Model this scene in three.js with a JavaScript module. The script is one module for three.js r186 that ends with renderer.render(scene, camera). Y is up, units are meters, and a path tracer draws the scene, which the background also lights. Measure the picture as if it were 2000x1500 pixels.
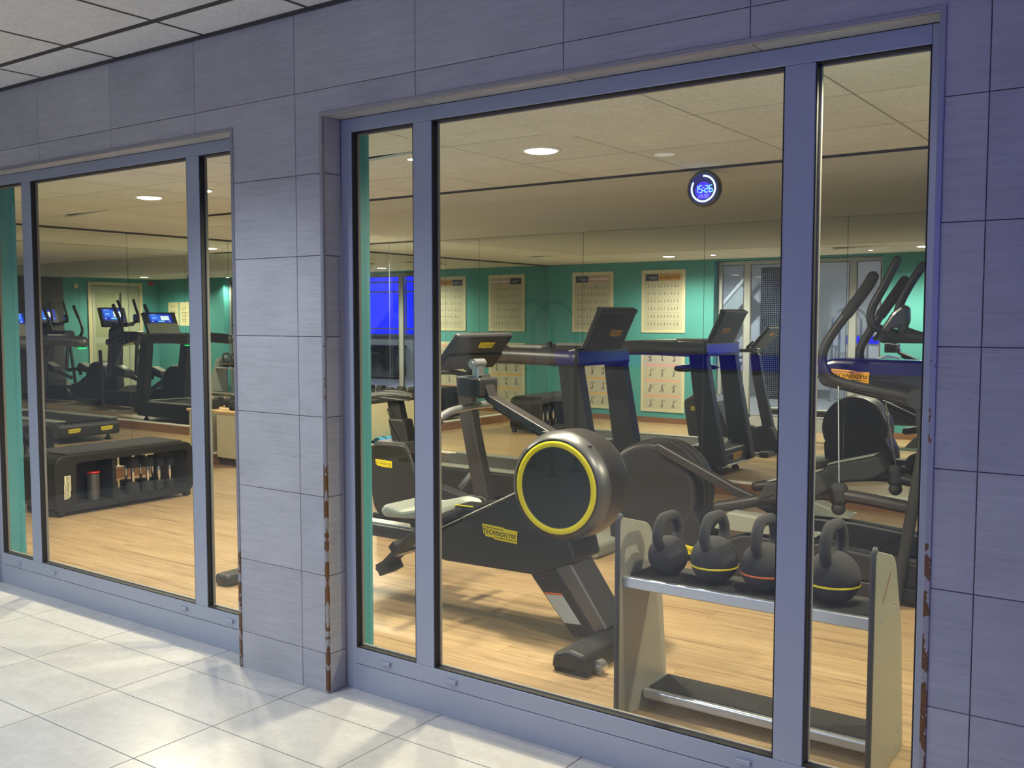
import * as THREE from 'three';
import { RoundedBoxGeometry } from 'three/addons/geometries/RoundedBoxGeometry.js';
import { RectAreaLightUniformsLib } from 'three/addons/lights/RectAreaLightUniformsLib.js';
import { mergeGeometries } from 'three/addons/utils/BufferGeometryUtils.js';

// ------------------------------------------------------------------ camera, light, exposure
const scene = new THREE.Scene();
scene.background = new THREE.Color(0x000000);
const camera = new THREE.PerspectiveCamera(42.73, 4 / 3, 0.05, 60);
camera.position.set(2.8132, 1.4196, 2.5568);
camera.rotation.set(-0.0671, 0.6187, 0, 'YXZ');
scene.add(camera);

const renderer = new THREE.WebGLRenderer({ antialias: true });
renderer.toneMapping = THREE.LinearToneMapping;
renderer.toneMappingExposure = 1.0;
renderer.shadowMap.enabled = true;
RectAreaLightUniformsLib.init();

const GYM_LIGHT = new THREE.Color().setRGB(1.0, 0.92, 0.66);
const HALL_LIGHT = new THREE.Color().setRGB(0.72, 0.83, 1.0);
const POOL_BLUE = new THREE.Color().setRGB(0.012, 0.02, 1.0);
const GYM_CD = 19.5, SPOT_CD = 7, HALL_CD = 9.5, POOL_NITS = 1.7, STRIP_NITS = 0.55;

// room numbers (metres)
const ZM = -4.826, XL = -5.05, XR = 4.3, ZF = -0.25, GH = 2.18;      // gym: back, left, right, front inner face, ceiling
const CH = 2.55, CZ = 5.2, CX0 = -7, CX1 = 7;                        // hall in front of the gym
const WIN = [[-2.482, -0.362], [0.137, 2.262]], WH = 2.16;           // the two glazed openings

// ------------------------------------------------------------------ helpers
let seed = 7;
const rnd = () => { seed = (seed * 16807) % 2147483647; return (seed - 1) / 2147483646; };
const rr = (a, b) => a + (b - a) * rnd();
const used = {};
function numbered(n) { if (!(n in used)) { used[n] = 0; return n; } used[n]++; return n + '_' + String(used[n]).padStart(3, '0'); }
function flat(g) {
  g = g.index ? g.toNonIndexed() : g;
  for (const k of Object.keys(g.attributes)) if (!['position', 'normal', 'uv'].includes(k)) g.deleteAttribute(k);
  return g;
}
const merge = (l) => (Array.isArray(l) ? (l.length === 1 ? l[0] : mergeGeometries(l.map(flat))) : l);
function put(o) { o.castShadow = true; o.receiveShadow = true; return o; }
function part(name, geos, mat, parent) { const m = put(new THREE.Mesh(merge(geos), mat)); m.name = name; parent.add(m); return m; }
function thing(name, label, category, group, pos) {
  const g = new THREE.Group(); g.name = numbered(name); g.userData = { label, category };
  if (group) g.userData.group = group;
  if (pos) g.position.set(...pos);
  scene.add(g); return g;
}
function solo(name, label, category, geos, mat, group) { const m = put(new THREE.Mesh(merge(geos), mat)); m.name = numbered(name); m.userData = { label, category }; if (group) m.userData.group = group; scene.add(m); return m; }
function struct(name, geos, mat, label, category) {
  const m = geos ? put(new THREE.Mesh(merge(geos), mat)) : new THREE.Group();
  m.name = name; m.userData = { kind: 'structure', label, category }; scene.add(m); return m;
}
const V = (x, y, z) => new THREE.Vector3(x, y, z);
const bx = (x0, x1, y0, y1, z0, z1) => { const g = new THREE.BoxGeometry(Math.abs(x1 - x0), Math.abs(y1 - y0), Math.abs(z1 - z0)); g.translate((x0 + x1) / 2, (y0 + y1) / 2, (z0 + z1) / 2); return metreUV(g); };
function metreUV(g) {                                                  // box-projected uv in metres
  const p = g.attributes.position, n = g.attributes.normal, uv = g.attributes.uv;
  for (let i = 0; i < p.count; i++) {
    const ax = Math.abs(n.getX(i)), ay = Math.abs(n.getY(i)), az = Math.abs(n.getZ(i));
    if (ay >= ax && ay >= az) uv.setXY(i, p.getX(i), p.getZ(i)); else if (ax >= az) uv.setXY(i, p.getZ(i), p.getY(i)); else uv.setXY(i, p.getX(i), p.getY(i));
  }
  return g;
}
const rb = (x0, x1, y0, y1, z0, z1, r = 0.01, s = 3) => { const w = Math.abs(x1 - x0), h = Math.abs(y1 - y0), d = Math.abs(z1 - z0); const g = new RoundedBoxGeometry(w, h, d, s, Math.min(r, w / 2.01, h / 2.01, d / 2.01)); g.translate((x0 + x1) / 2, (y0 + y1) / 2, (z0 + z1) / 2); return g; };
function ext(pts, z0, z1, bev = 0.006, seg = 2, holes = []) {           // outline in XY, solid from z0 down to z1
  const s = new THREE.Shape(pts.map((p) => new THREE.Vector2(p[0], p[1])));
  for (const h of holes) s.holes.push(new THREE.Path(h.map((p) => new THREE.Vector2(p[0], p[1]))));
  const d = Math.abs(z1 - z0), g = new THREE.ExtrudeGeometry(s, { depth: Math.max(0.0005, d - 2 * bev), bevelEnabled: bev > 0, bevelThickness: bev, bevelSize: bev, bevelOffset: -bev, bevelSegments: seg, curveSegments: 6 });
  g.translate(0, 0, Math.min(z0, z1) + bev); return g;
}
function round(pts, r, n = 5) {                                        // outline with rounded corners
  const out = [], m = pts.length;
  for (let i = 0; i < m; i++) {
    const a = pts[(i + m - 1) % m], b = pts[i], c = pts[(i + 1) % m], rad = b[2] ?? r;
    const u = [a[0] - b[0], a[1] - b[1]], v = [c[0] - b[0], c[1] - b[1]], lu = Math.hypot(...u), lv = Math.hypot(...v), t = Math.min(rad, lu * 0.49, lv * 0.49);
    const p = [b[0] + u[0] / lu * t, b[1] + u[1] / lu * t], q = [b[0] + v[0] / lv * t, b[1] + v[1] / lv * t];
    for (let k = 0; k <= n; k++) { const s = k / n; out.push([(1 - s) ** 2 * p[0] + 2 * s * (1 - s) * b[0] + s * s * q[0], (1 - s) ** 2 * p[1] + 2 * s * (1 - s) * b[1] + s * s * q[1]]); }
  }
  return out;
}
function tube(pts, r, seg = 24, rs = 12, smooth = 0.5) {               // round bar with capped ends
  const c = new THREE.CatmullRomCurve3(pts.map((p) => V(...p)), false, 'catmullrom', smooth), g = new THREE.TubeGeometry(c, seg, r, rs, false);
  const caps = [c.getPoint(0), c.getPoint(1)].map((p) => { const s = new THREE.SphereGeometry(r, rs, 6); s.translate(p.x, p.y, p.z); return s; });
  return merge([g, ...caps]);
}
function bar(a, b, w, h, r = 0.006) {                                   // straight rectangular bar from a to b
  const A = V(...a), B = V(...b), L = A.distanceTo(B), g = new RoundedBoxGeometry(w, h, L, 2, Math.min(r, w / 2.1, h / 2.1));
  const m = new THREE.Matrix4().lookAt(B, A, V(0, 1, 0.001)); m.setPosition(A.clone().add(B).multiplyScalar(0.5)); g.applyMatrix4(m); return g;
}
function rod(a, b, r, n = 14) { const A = V(...a), B = V(...b), g = new THREE.CylinderGeometry(r, r, A.distanceTo(B), n); g.applyQuaternion(new THREE.Quaternion().setFromUnitVectors(V(0, 1, 0), B.clone().sub(A).normalize())); const c = A.clone().add(B).multiplyScalar(0.5); g.translate(c.x, c.y, c.z); return g; }
function discZ(profile, cx, cy, n = 48) {                               // lathe about a z axis; profile of [radius, z]
  const g = new THREE.LatheGeometry(profile.map((p) => new THREE.Vector2(p[0], p[1])), n); g.rotateX(Math.PI / 2); g.translate(cx, cy, 0); return g;
}
function lathe(profile, x, y, z, n = 32) { const g = new THREE.LatheGeometry(profile.map((p) => new THREE.Vector2(p[0], p[1])), n); g.translate(x, y, z); return g; }

// ------------------------------------------------------------------ procedural textures
const hash = (x, y, s) => { let h = (x * 374761393 + y * 668265263 + s * 2147483647) | 0; h = (h ^ (h >>> 13)) * 1274126177 | 0; return ((h ^ (h >>> 16)) >>> 0) / 4294967295; };
function vnoise(x, y, px, py, s) {
  const xi = Math.floor(x), yi = Math.floor(y), fx = x - xi, fy = y - yi, u = fx * fx * (3 - 2 * fx), v = fy * fy * (3 - 2 * fy), w = (a, p) => ((a % p) + p) % p;
  const a = hash(w(xi, px), w(yi, py), s), b = hash(w(xi + 1, px), w(yi, py), s), c = hash(w(xi, px), w(yi + 1, py), s), d = hash(w(xi + 1, px), w(yi + 1, py), s);
  return a + (b - a) * u + (c - a) * v + (a - b - c + d) * u * v;
}
const fbm = (u, v, fx, fy, s, o = 4) => { let t = 0, a = 0.5, n = 0; for (let i = 0; i < o; i++) { t += a * vnoise(u * fx, v * fy, fx, fy, s + i); n += a; a *= 0.5; fx *= 2; fy *= 2; } return t / n; };
function tex(w, h, fn, srgb = true) {
  const d = new Uint8Array(w * h * 4);
  for (let y = 0; y < h; y++) for (let x = 0; x < w; x++) { const c = fn(x / w, y / h), i = (y * w + x) * 4; d[i] = Math.max(0, Math.min(255, c[0])); d[i + 1] = Math.max(0, Math.min(255, c[1])); d[i + 2] = Math.max(0, Math.min(255, c[2])); d[i + 3] = 255; }
  const t = new THREE.DataTexture(d, w, h); t.wrapS = t.wrapT = THREE.RepeatWrapping; t.magFilter = THREE.LinearFilter; t.minFilter = THREE.LinearMipmapLinearFilter; t.generateMipmaps = true;
  if (srgb) t.colorSpace = THREE.SRGBColorSpace; t.needsUpdate = true; return t;
}
function paint(w, h, fn) { const c = document.createElement('canvas'); c.width = w; c.height = h; const x = c.getContext('2d'); fn(x, w, h); const t = new THREE.CanvasTexture(c); t.colorSpace = THREE.SRGBColorSpace; return t; }
const at2 = (t, ox, oy, rx = 1, ry = 1) => { const c = t.clone(); c.offset.set(ox, oy); c.repeat.set(rx, ry); c.needsUpdate = true; return c; };
const std = (o) => new THREE.MeshStandardMaterial(o);
const phy = (o) => new THREE.MeshPhysicalMaterial(o);
const lin = (r, g, b) => new THREE.Color().setRGB(r, g, b);

const stoneTex = tex(512, 512, (u, v) => { const s = fbm(u, v, 7, 110, 11, 3), c = fbm(u, v, 5, 7, 21, 4), k = fbm(u, v, 16, 150, 31, 2), t = 196 + (s - 0.5) * 16 + (c - 0.5) * 18 - (k > 0.72 ? 7 : 0); return [t, t - 2, t - 8]; });
const floorTex = tex(512, 512, (u, v) => { const c = fbm(u, v, 4, 4, 41, 5), k = fbm(u, v, 60, 60, 51, 2), s = fbm(u, v, 6, 30, 56, 3), t = 210 + (c - 0.5) * 24 + (k - 0.5) * 14 + (s - 0.5) * 12; return [t, t - 3, t - 10]; });
const woodTex = tex(1024, 256, (u, v) => {
  const w = fbm(u, v, 3, 10, 61, 3), g = fbm(u + 0.03 * w, v + 0.05 * w, 6, 48, 71, 4), f = fbm(u, v, 30, 160, 81, 2), k = fbm(u, v, 5, 24, 91, 3);
  const t = (g - 0.5) * 46 + (f - 0.5) * 22 - (k > 0.64 ? (k - 0.64) * 160 : 0);
  return [184 + t, 157 + t * 0.95, 122 + t * 0.85];
});
const tileTex = tex(256, 256, (u, v) => { const k = fbm(u, v, 64, 64, 101, 2), c = fbm(u, v, 6, 6, 111, 3), t = 224 + (k - 0.5) * 22 + (c - 0.5) * 10; return [t, t, t - 3]; });
const rustTex = tex(64, 1024, (u, v) => { const n = fbm(u, v, 6, 70, 121, 4), m = fbm(u, v, 3, 9, 131, 3), r = n * 0.65 + m * 0.35 > 0.43 + v * 0.5; return r ? [88 + n * 40, 60 + n * 34, 42 + n * 20] : [158, 156, 158]; });
const rubberTex = tex(256, 256, (u, v) => { const k = fbm(u, v, 90, 90, 141, 2), t = 34 + (k - 0.5) * 26; return [t, t, t]; });

const M = {
  mortar: std({ color: lin(0.22, 0.22, 0.23), roughness: 0.95 }),
  teal: std({ color: lin(0.06, 0.29, 0.31), roughness: 0.7 }),
  paint: std({ color: lin(0.62, 0.6, 0.55), roughness: 0.8 }),
  hallPaint: std({ color: lin(0.74, 0.74, 0.73), roughness: 0.8 }),
  soffit: std({ color: lin(0.55, 0.56, 0.54), roughness: 0.85 }),
  alu: phy({ color: lin(0.37, 0.4, 0.45), roughness: 0.42, metalness: 0.25, clearcoat: 0.25, clearcoatRoughness: 0.4 }),
  gasket: std({ color: lin(0.012, 0.012, 0.013), roughness: 0.6 }),
  bead: std({ color: lin(0.2, 0.19, 0.16), roughness: 0.6 }),
  glass: phy({ color: 0xffffff, transmission: 1, roughness: 0, ior: 1.6, thickness: 0 }),
  mirror: std({ color: lin(0.8, 0.84, 0.79), metalness: 1, roughness: 0 }),
  trim: std({ map: rustTex, metalness: 0.55, roughness: 0.38 }),
  chrome: std({ color: lin(0.75, 0.76, 0.78), metalness: 1, roughness: 0.14 }),
  silver: std({ color: lin(0.55, 0.56, 0.58), metalness: 0.9, roughness: 0.32 }),
  steelRail: std({ color: lin(0.62, 0.66, 0.7), metalness: 0.85, roughness: 0.3 }),
  darkBar: std({ color: lin(0.045, 0.04, 0.042), roughness: 0.6 }),
  grid: std({ color: lin(0.3, 0.29, 0.26), roughness: 0.7 }),
  black: phy({ color: lin(0.013, 0.013, 0.014), roughness: 0.48 }),
  blackGloss: phy({ color: lin(0.014, 0.014, 0.016), roughness: 0.22, clearcoat: 0.6, clearcoatRoughness: 0.15 }),
  graphite: phy({ color: lin(0.032, 0.032, 0.034), roughness: 0.42, metalness: 0.3 }),
  bronze: phy({ color: lin(0.05, 0.045, 0.047), roughness: 0.36, metalness: 0.45 }),
  gunmetal: phy({ color: lin(0.13, 0.13, 0.137), roughness: 0.36, metalness: 0.7 }),
  belt: std({ color: lin(0.05, 0.05, 0.05), roughness: 0.75, map: at2(rubberTex, 0, 0, 4, 4) }),
  footrest: std({ color: lin(0.22, 0.23, 0.2), roughness: 0.5 }),
  grey: std({ color: lin(0.3, 0.31, 0.3), roughness: 0.5 }),
  lightGrey: std({ color: lin(0.42, 0.45, 0.41), roughness: 0.45 }),
  rubber: std({ color: lin(0.022, 0.022, 0.023), roughness: 0.85 }),
  shelfMat: std({ map: rubberTex, color: 0xffffff, roughness: 0.8 }),
  yellow: std({ color: lin(0.72, 0.62, 0.01), roughness: 0.45 }),
  orange: std({ color: lin(0.6, 0.12, 0.02), roughness: 0.5 }),
  rackSheet: phy({ color: lin(0.34, 0.33, 0.27), roughness: 0.4, metalness: 0.2 }),
  rackEdge: std({ color: lin(0.05, 0.05, 0.055), roughness: 0.5 }),
  brown: std({ map: at2(woodTex, 0.3, 0.1, 1, 2), color: lin(0.42, 0.28, 0.2), roughness: 0.6 }),
  white: std({ color: lin(0.7, 0.7, 0.66), roughness: 0.5 }),
  cream: std({ color: lin(0.56, 0.5, 0.34), roughness: 0.55 }),
  pine: std({ color: lin(0.62, 0.4, 0.16), roughness: 0.55 }),
  darkBrown: std({ color: lin(0.045, 0.033, 0.026), roughness: 0.65 }),
  darkBrownB: std({ color: lin(0.08, 0.06, 0.045), roughness: 0.65 }),
  doorLeaf: std({ color: lin(0.38, 0.4, 0.31), roughness: 0.5 }),
  doorGlass: phy({ color: lin(0.3, 0.32, 0.2), roughness: 0.25 }),
  blueMat: std({ color: lin(0.05, 0.3, 0.55), roughness: 0.7 }),
  ballGreen: std({ color: lin(0.16, 0.19, 0.13), roughness: 0.5 }),
  paper: std({ color: lin(0.56, 0.55, 0.44), roughness: 0.8 }),
  red: std({ color: lin(0.5, 0.03, 0.02), roughness: 0.5 }),
  step: std({ color: lin(0.62, 0.62, 0.58), roughness: 0.5 }),
  poolRail: std({ color: lin(0.62, 0.63, 0.65), metalness: 0.9, roughness: 0.25 }),
  screenBlack: std({ color: lin(0.02, 0.022, 0.03), roughness: 0.6 }),
};
for (const k in M) M[k].side = THREE.DoubleSide;
M.glass.side = THREE.FrontSide;
const stoneMats = [0, 1, 2, 3, 4].map((i) => std({ map: at2(stoneTex, i * 0.37, i * 0.61, 1.1, 1.1), color: lin(...[[0.78, 0.78, 0.8], [0.74, 0.74, 0.77], [0.8, 0.8, 0.81], [0.76, 0.76, 0.78], [0.72, 0.73, 0.76]][i]), roughness: 0.55 }));
const floorMats = [0, 1, 2, 3].map((i) => std({ map: at2(floorTex, i * 0.31, i * 0.53, 0.9, 0.9), color: lin(...[[0.82, 0.81, 0.79], [0.79, 0.78, 0.765], [0.84, 0.83, 0.81], [0.8, 0.79, 0.775]][i]), roughness: 0.3 }));
const plankMats = [0, 1, 2, 3, 4, 5].map((i) => std({ map: at2(woodTex, i * 0.29, i * 0.41, 0.55, 1.6), color: lin(...[[0.8, 0.79, 0.76], [0.75, 0.73, 0.7], [0.84, 0.83, 0.79], [0.72, 0.69, 0.65], [0.78, 0.75, 0.72], [0.74, 0.72, 0.67]][i]), roughness: 0.36 }));
const ceilMats = [0, 1, 2].map((i) => std({ map: at2(tileTex, i * 0.3, i * 0.7, 1.6, 1.6), color: lin(...[[0.93, 0.93, 0.92], [0.9, 0.9, 0.89], [0.95, 0.95, 0.94]][i]), roughness: 0.9 }));

// the maker's badge: a stepped plate with the word on it
const badgeTex = (bg, fg) => paint(512, 160, (x, w, h) => { x.fillStyle = bg; x.fillRect(0, 0, w, h); x.fillStyle = fg; x.fillRect(14, 26, 300, 9); x.fillRect(196, 128, 302, 9); x.font = 'bold 78px sans-serif'; x.textBaseline = 'middle'; x.textAlign = 'center'; x.fillText('TECHNOGYM', w / 2, 84, 476); });
const badgeMat = {}; for (const [k, a, b] of [['yellow', '#e0cc00', '#1d1b08'], ['orange', '#d89a10', '#2a1a04'], ['white', '#cfcaae', '#26241c']]) badgeMat[k] = std({ map: badgeTex(a, b), roughness: 0.5, side: THREE.DoubleSide });
function badgeGeo(w) {
  const pts = [[0, 1], [0.6, 1], [0.64, 0.93], [1, 0.93], [0.985, 0.5], [1, 0], [0.36, 0], [0.34, 0.1], [0.1, 0.1], [0.1, 0.22], [0.04, 0.3]], h = w * 0.31;
  const g = ext(pts.map((p) => [(p[0] - 0.5) * w, (p[1] - 0.5) * h]), 0, 0.003, 0.0006, 1), p = g.attributes.position, uv = g.attributes.uv;
  for (let i = 0; i < p.count; i++) uv.setXY(i, p.getX(i) / w + 0.5, p.getY(i) / h + 0.5);
  return g;
}
function badge(parent, w, pos, rot = [0, 0, 0], kind = 'yellow') {
  const m = part('badge', badgeGeo(w), badgeMat[kind], parent); m.position.set(...pos); m.rotation.set(...rot, 'YXZ');
  m.userData.label = kind + ' stepped badge with the maker\'s name'; return m;
}
const uiTex = paint(256, 192, (x, w, h) => { x.fillStyle = '#1232b8'; x.fillRect(0, 0, w, h); x.fillStyle = '#2f6ff0'; x.fillRect(14, 20, 110, 120); x.fillStyle = '#eef6ff'; x.fillRect(128, 44, 96, 92); x.fillStyle = '#bfe4ff'; x.fillRect(20, 14, 60, 10); x.fillRect(30, 80, 50, 14); x.fillStyle = '#7fe8ff'; x.fillRect(90, 150, 74, 22); x.fillStyle = '#ffffff'; x.fillRect(20, 156, 16, 14); x.fillRect(214, 156, 16, 14); });
const uiMat = std({ color: 0x000000, emissive: 0xffffff, emissiveMap: uiTex, emissiveIntensity: 1.5, roughness: 0.3, side: THREE.DoubleSide });
const greenLed = std({ color: 0x000000, emissive: lin(0.02, 0.9, 0.25), emissiveIntensity: 1.4 });

// ------------------------------------------------------------------ the setting: wall with two glazed openings
const span = (x0, x1, y0, y1, z0, z1, openings, head) => {             // wall slab with door-high openings
  const g = [], xs = [x0]; for (const [a, b] of openings) xs.push(a, b); xs.push(x1);
  for (let i = 0; i < xs.length; i += 2) g.push(bx(xs[i], xs[i + 1], y0, y1, z0, z1));
  for (const [a, b] of openings) g.push(bx(a, b, head, y1, z0, z1));
  return g;
};
const wallFront = struct('wall_front', span(CX0, CX1, 0, CH + 0.05, -0.12, -0.009, WIN, WH), M.mortar, 'stone tiled wall with two tall glazed openings into the gym', 'wall');
part('inner_plaster', span(XL - 0.2, XR + 0.2, 0, GH + 0.05, ZF, -0.12, WIN, WH), M.teal, wallFront).userData.label = 'teal painted gym side of the wall';
const HP = 0.5918;
for (let i = -8; i < 8; i++) for (let k = -1; k < 8; k++) {
  const g = 0.0011, x0 = i * HP + g, x1 = (i + 1) * HP - g, y0 = Math.max(0, 0.15 + 0.3 * k) + (k < 0 ? 0 : g), y1 = 0.45 + 0.3 * k - g;
  const cuts = [x0]; for (const o of WIN) for (const e of o) if (e > x0 && e < x1) cuts.push(e); cuts.push(x1);
  let run = [];
  const flush = () => { if (!run.length) return; const lo = []; for (const [a, b, y] of run) lo.push([a, y], [b, y]); const pts = [...lo, [run[run.length - 1][1], y1], [run[0][0], y1]]; const m = part('wall_tile', ext(pts, 0, -0.01, 0.0012, 1), stoneMats[Math.floor(rnd() * 5)], wallFront); run = []; return m; };
  for (let j = 0; j + 1 < cuts.length; j++) {
    const a = cuts[j], b = cuts[j + 1], mid = (a + b) / 2, inO = WIN.some((o) => mid > o[0] && mid < o[1]), y = inO ? Math.max(y0, WH) : y0;
    if (y1 - y < 0.004 || b - a < 0.003) flush(); else run.push([a, b, y]);
  }
  flush();
}
// tiled reveals and metal corner trims of the openings
WIN.forEach(([x0, x1], n) => {
  for (let k = -1; k < 7; k++) {
    const y0 = Math.max(0, 0.15 + 0.3 * k) + 0.0016, y1 = Math.min(WH - 0.006, 0.45 + 0.3 * k) - 0.0016;
    part('reveal_tile', bx(x0, x0 + 0.006, y0, y1, -0.09, -0.001), stoneMats[(k + 2) % 5], wallFront);
    part('reveal_tile', bx(x1 - 0.006, x1, y0, y1, -0.09, -0.001), stoneMats[(k + 3) % 5], wallFront);
  }
  for (let i = -8; i < 8; i++) { const a = Math.max(x0, i * HP) + 0.0016, b = Math.min(x1, (i + 1) * HP) - 0.0016; if (b - a > 0.01) part('reveal_tile', bx(a, b, WH - 0.006, WH, -0.09, -0.001), stoneMats[(i + 9) % 5], wallFront); }
  const t = struct('trim_' + (n + 1), null, null, n ? 'rust-flecked metal edging round the wide opening with the kettlebell rack' : 'rust-flecked metal edging round the opening with the dumbbell bench', 'edging');
  const edge = (g) => { const p = g.attributes.position, uv = g.attributes.uv; for (let i = 0; i < p.count; i++) uv.setXY(i, (p.getX(i) + p.getZ(i)) * 9, p.getY(i) / 2.3); return g; };
  for (const [x, s] of [[x0, 1], [x1, -1]]) part('upright', edge(rb(x - s * 0.007, x + s * 0.0085, 0.001, WH + 0.006, -0.008, 0.0045, 0.002, 2)), M.trim, t);
  part('head', edge(rb(x0 - 0.006, x1 + 0.006, WH - 0.0085, WH + 0.007, -0.008, 0.0046, 0.002, 2)), M.trim, t);
});
// the two glazed screens
WIN.forEach(([x0, x1], n) => {
  const w = struct('window_' + (n + 1), null, null, n ? 'wide grey-blue aluminium glazed screen in front of the rowing machine' : 'wide grey-blue aluminium glazed screen in front of the dumbbell bench', 'window');
  const F = -0.09, B = -0.126, y0 = 0.165, y1 = 2.103, a = x0 + 0.008, b = x1 - 0.007;
  const xs = [[x0 + 0.063, x0 + 0.363], [x0 + 0.448, x0 + 1.703], [x0 + 1.788, x1 - 0.045]];
  part('jamb', rb(a, xs[0][0], 0, WH - 0.007, B, F, 0.003, 2), M.alu, w); part('jamb', rb(xs[2][1], b, 0, WH - 0.007, B, F, 0.003, 2), M.alu, w);
  part('head_rail', rb(xs[0][0], xs[2][1], y1, WH - 0.007, B, F, 0.003, 2), M.alu, w);
  part('bottom_rail', rb(xs[0][0], xs[2][1], 0.103, y0, B, F, 0.003, 2), M.alu, w);
  part('kick_plate', rb(xs[0][0], xs[2][1], 0, 0.101, B, F - 0.001, 0.002, 2), M.alu, w);
  part('mullion', rb(xs[0][1], xs[1][0], y0, y1, B, F, 0.003, 2), M.alu, w); part('mullion', rb(xs[1][1], xs[2][0], y0, y1, B, F, 0.003, 2), M.alu, w);
  for (const [p, q] of xs) {
    const t = 0.004, zf = F - 0.003, zb = B - 0.001;
    part('gasket', [bx(p, p + t, y0, y1, zb, zf), bx(q - t, q, y0, y1, zb, zf), bx(p, q, y0, y0 + t, zb, zf), bx(p, q, y1 - t, y1, zb, zf)], M.gasket, w);
    part('glazing_bead', [bx(p + t, p + 0.009, y0 + t, y1 - t, zb, -0.116), bx(q - 0.009, q - t, y0 + t, y1 - t, zb, -0.116), bx(p + t, q - t, y0 + t, y0 + 0.009, zb, -0.116), bx(p + t, q - t, y1 - 0.009, y1 - t, zb, -0.116)], M.bead, w);
    const g = new THREE.PlaneGeometry(q - p - 0.008, y1 - y0 - 0.008); g.translate((p + q) / 2, (y0 + y1) / 2, -0.111); part('pane', g, M.glass, w);
  }
  for (const c of n ? [0.354, 0.668, 1.754, 2.06] : [-2.262, -1.925, -0.859, -0.543]) part('drain_cap', rb(c - 0.023, c + 0.023, 0.125, 0.142, F - 0.004, F + 0.01, 0.003, 2), M.alu, w);
});

// hall floor: 588 x 306 mm stone tiles
const hallFloor = struct('floor_corridor', bx(CX0, CX1, -0.06, -0.006, -0.12, CZ), M.mortar, 'pale stone tiled floor of the hall outside the gym', 'floor');
for (let i = -5; i < 11; i++) for (let j = -1; j < 17; j++) {
  const g = 0.0022, x0 = -1.7345 + 0.5875 * i, z0 = 0.1411 + 0.3064 * j;
  part('floor_tile', bx(x0 + g, x0 + 0.5875 - g, -0.006, 0, Math.max(-0.115, z0) + g, z0 + 0.3064 - g), floorMats[Math.floor(rnd() * 4)], hallFloor);
}
// hall ceiling: 600 mm panels in a dark grid
const hallCeil = struct('ceiling_corridor', bx(CX0, CX1, CH + 0.012, CH + 0.08, -0.12, CZ), M.darkBar, 'hall ceiling of pale square panels in a dark grid', 'ceiling');
for (let i = -7; i < 9; i++) for (let j = -1; j < 8; j++) {
  const x0 = -0.514 + 0.6 * i, z0 = 0.235 + 0.6 * j;
  part('ceiling_panel', bx(x0 + 0.008, x0 + 0.592, CH - 0.002, CH + 0.011, Math.max(0.012, z0 + 0.014), z0 + 0.586), ceilMats[Math.floor(rnd() * 3)], hallCeil);
}
for (let j = 0; j < 9; j++) part('main_runner', bx(-5.2, 5.2, CH - 0.004, CH + 0.012, 0.235 + 0.6 * j - 0.014, 0.235 + 0.6 * j + 0.014), M.darkBar, hallCeil);
for (let i = -7; i < 10; i++) part('cross_runner', bx(-0.514 + 0.6 * i - 0.008, -0.514 + 0.6 * i + 0.008, CH - 0.003, CH + 0.012, 0, 5), M.darkBar, hallCeil);
part('wall_angle', bx(-5.2, 5.2, CH - 0.014, CH + 0.012, 0, 0.014), M.darkBar, hallCeil);

// hall beyond the camera
const hallBack = struct('wall_corridor', [bx(CX0, CX1, 0, CH + 0.1, CZ, CZ + 0.15)], M.hallPaint, 'pale plain wall on the far side of the hall', 'wall');
struct('wall_corridor_left', bx(CX0 - 0.15, CX0, 0, CH + 0.1, -0.12, CZ), M.hallPaint, 'pale end wall of the hall beyond the stairs', 'wall');
struct('wall_corridor_right', bx(CX1, CX1 + 0.15, 0, CH + 0.1, -0.12, CZ), M.hallPaint, 'pale end wall of the hall beyond the blue window', 'wall');
{
  const w = struct('window_3', null, null, 'long window glowing deep blue from the pool behind it', 'window');
  const pane = std({ color: 0x000000, emissive: POOL_BLUE, emissiveIntensity: 0.7, roughness: 0.1 });
  for (let i = 0; i < 4; i++) part('blue_pane', bx(1.25 + i * 1.25, 2.46 + i * 1.25, 1.04, 2.46, CZ - 0.012, CZ - 0.004), pane, w);
  for (let i = 0; i < 5; i++) part('post', bx(1.21 + i * 1.25, 1.25 + i * 1.25, 1.0, 2.5, CZ - 0.09, CZ), M.alu, w);
  for (const y of [1.0, 1.15, 2.02, 2.25, 2.46]) part('transom', bx(1.21, 6.25, y, y + 0.035, CZ - 0.092, CZ), M.alu, w);
  const l = new THREE.RectAreaLight(POOL_BLUE, POOL_NITS, 5, 1.4); l.position.set(3.73, 1.75, CZ - 0.05); l.lookAt(3.73, 1.75, 0); scene.add(l);
}

// ------------------------------------------------------------------ the gym shell
const gymFloor = struct('floor', bx(XL, XR, -0.06, -0.005, ZM, -0.12), M.darkBrown, 'oak plank floor of the gym', 'floor');
{
  const W = 0.157, L = 1.27;
  for (let r = 0; r < 30; r++) {
    const z1 = -0.121 - r * W, z0 = Math.max(ZM, z1 - W); if (z1 - z0 < 0.02) continue;
    for (let x = XL - ((r * 0.43) % 1) * L; x < XR; x += L) {
      const a = Math.max(XL, x) + 0.0006, b = Math.min(XR, x + L) - 0.0006; if (b - a < 0.03) continue;
      part('plank', bx(a, b, -0.005, 0, z0 + 0.0006, z1 - 0.0006), plankMats[Math.floor(rnd() * 6)], gymFloor);
    }
  }
}
const gymCeil = struct('ceiling', bx(XL, XR, GH + 0.05, GH + 0.12, ZM, ZF), M.darkBar, 'low gym ceiling of pale square tiles with a plain soffit by the mirrors', 'ceiling');
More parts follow.
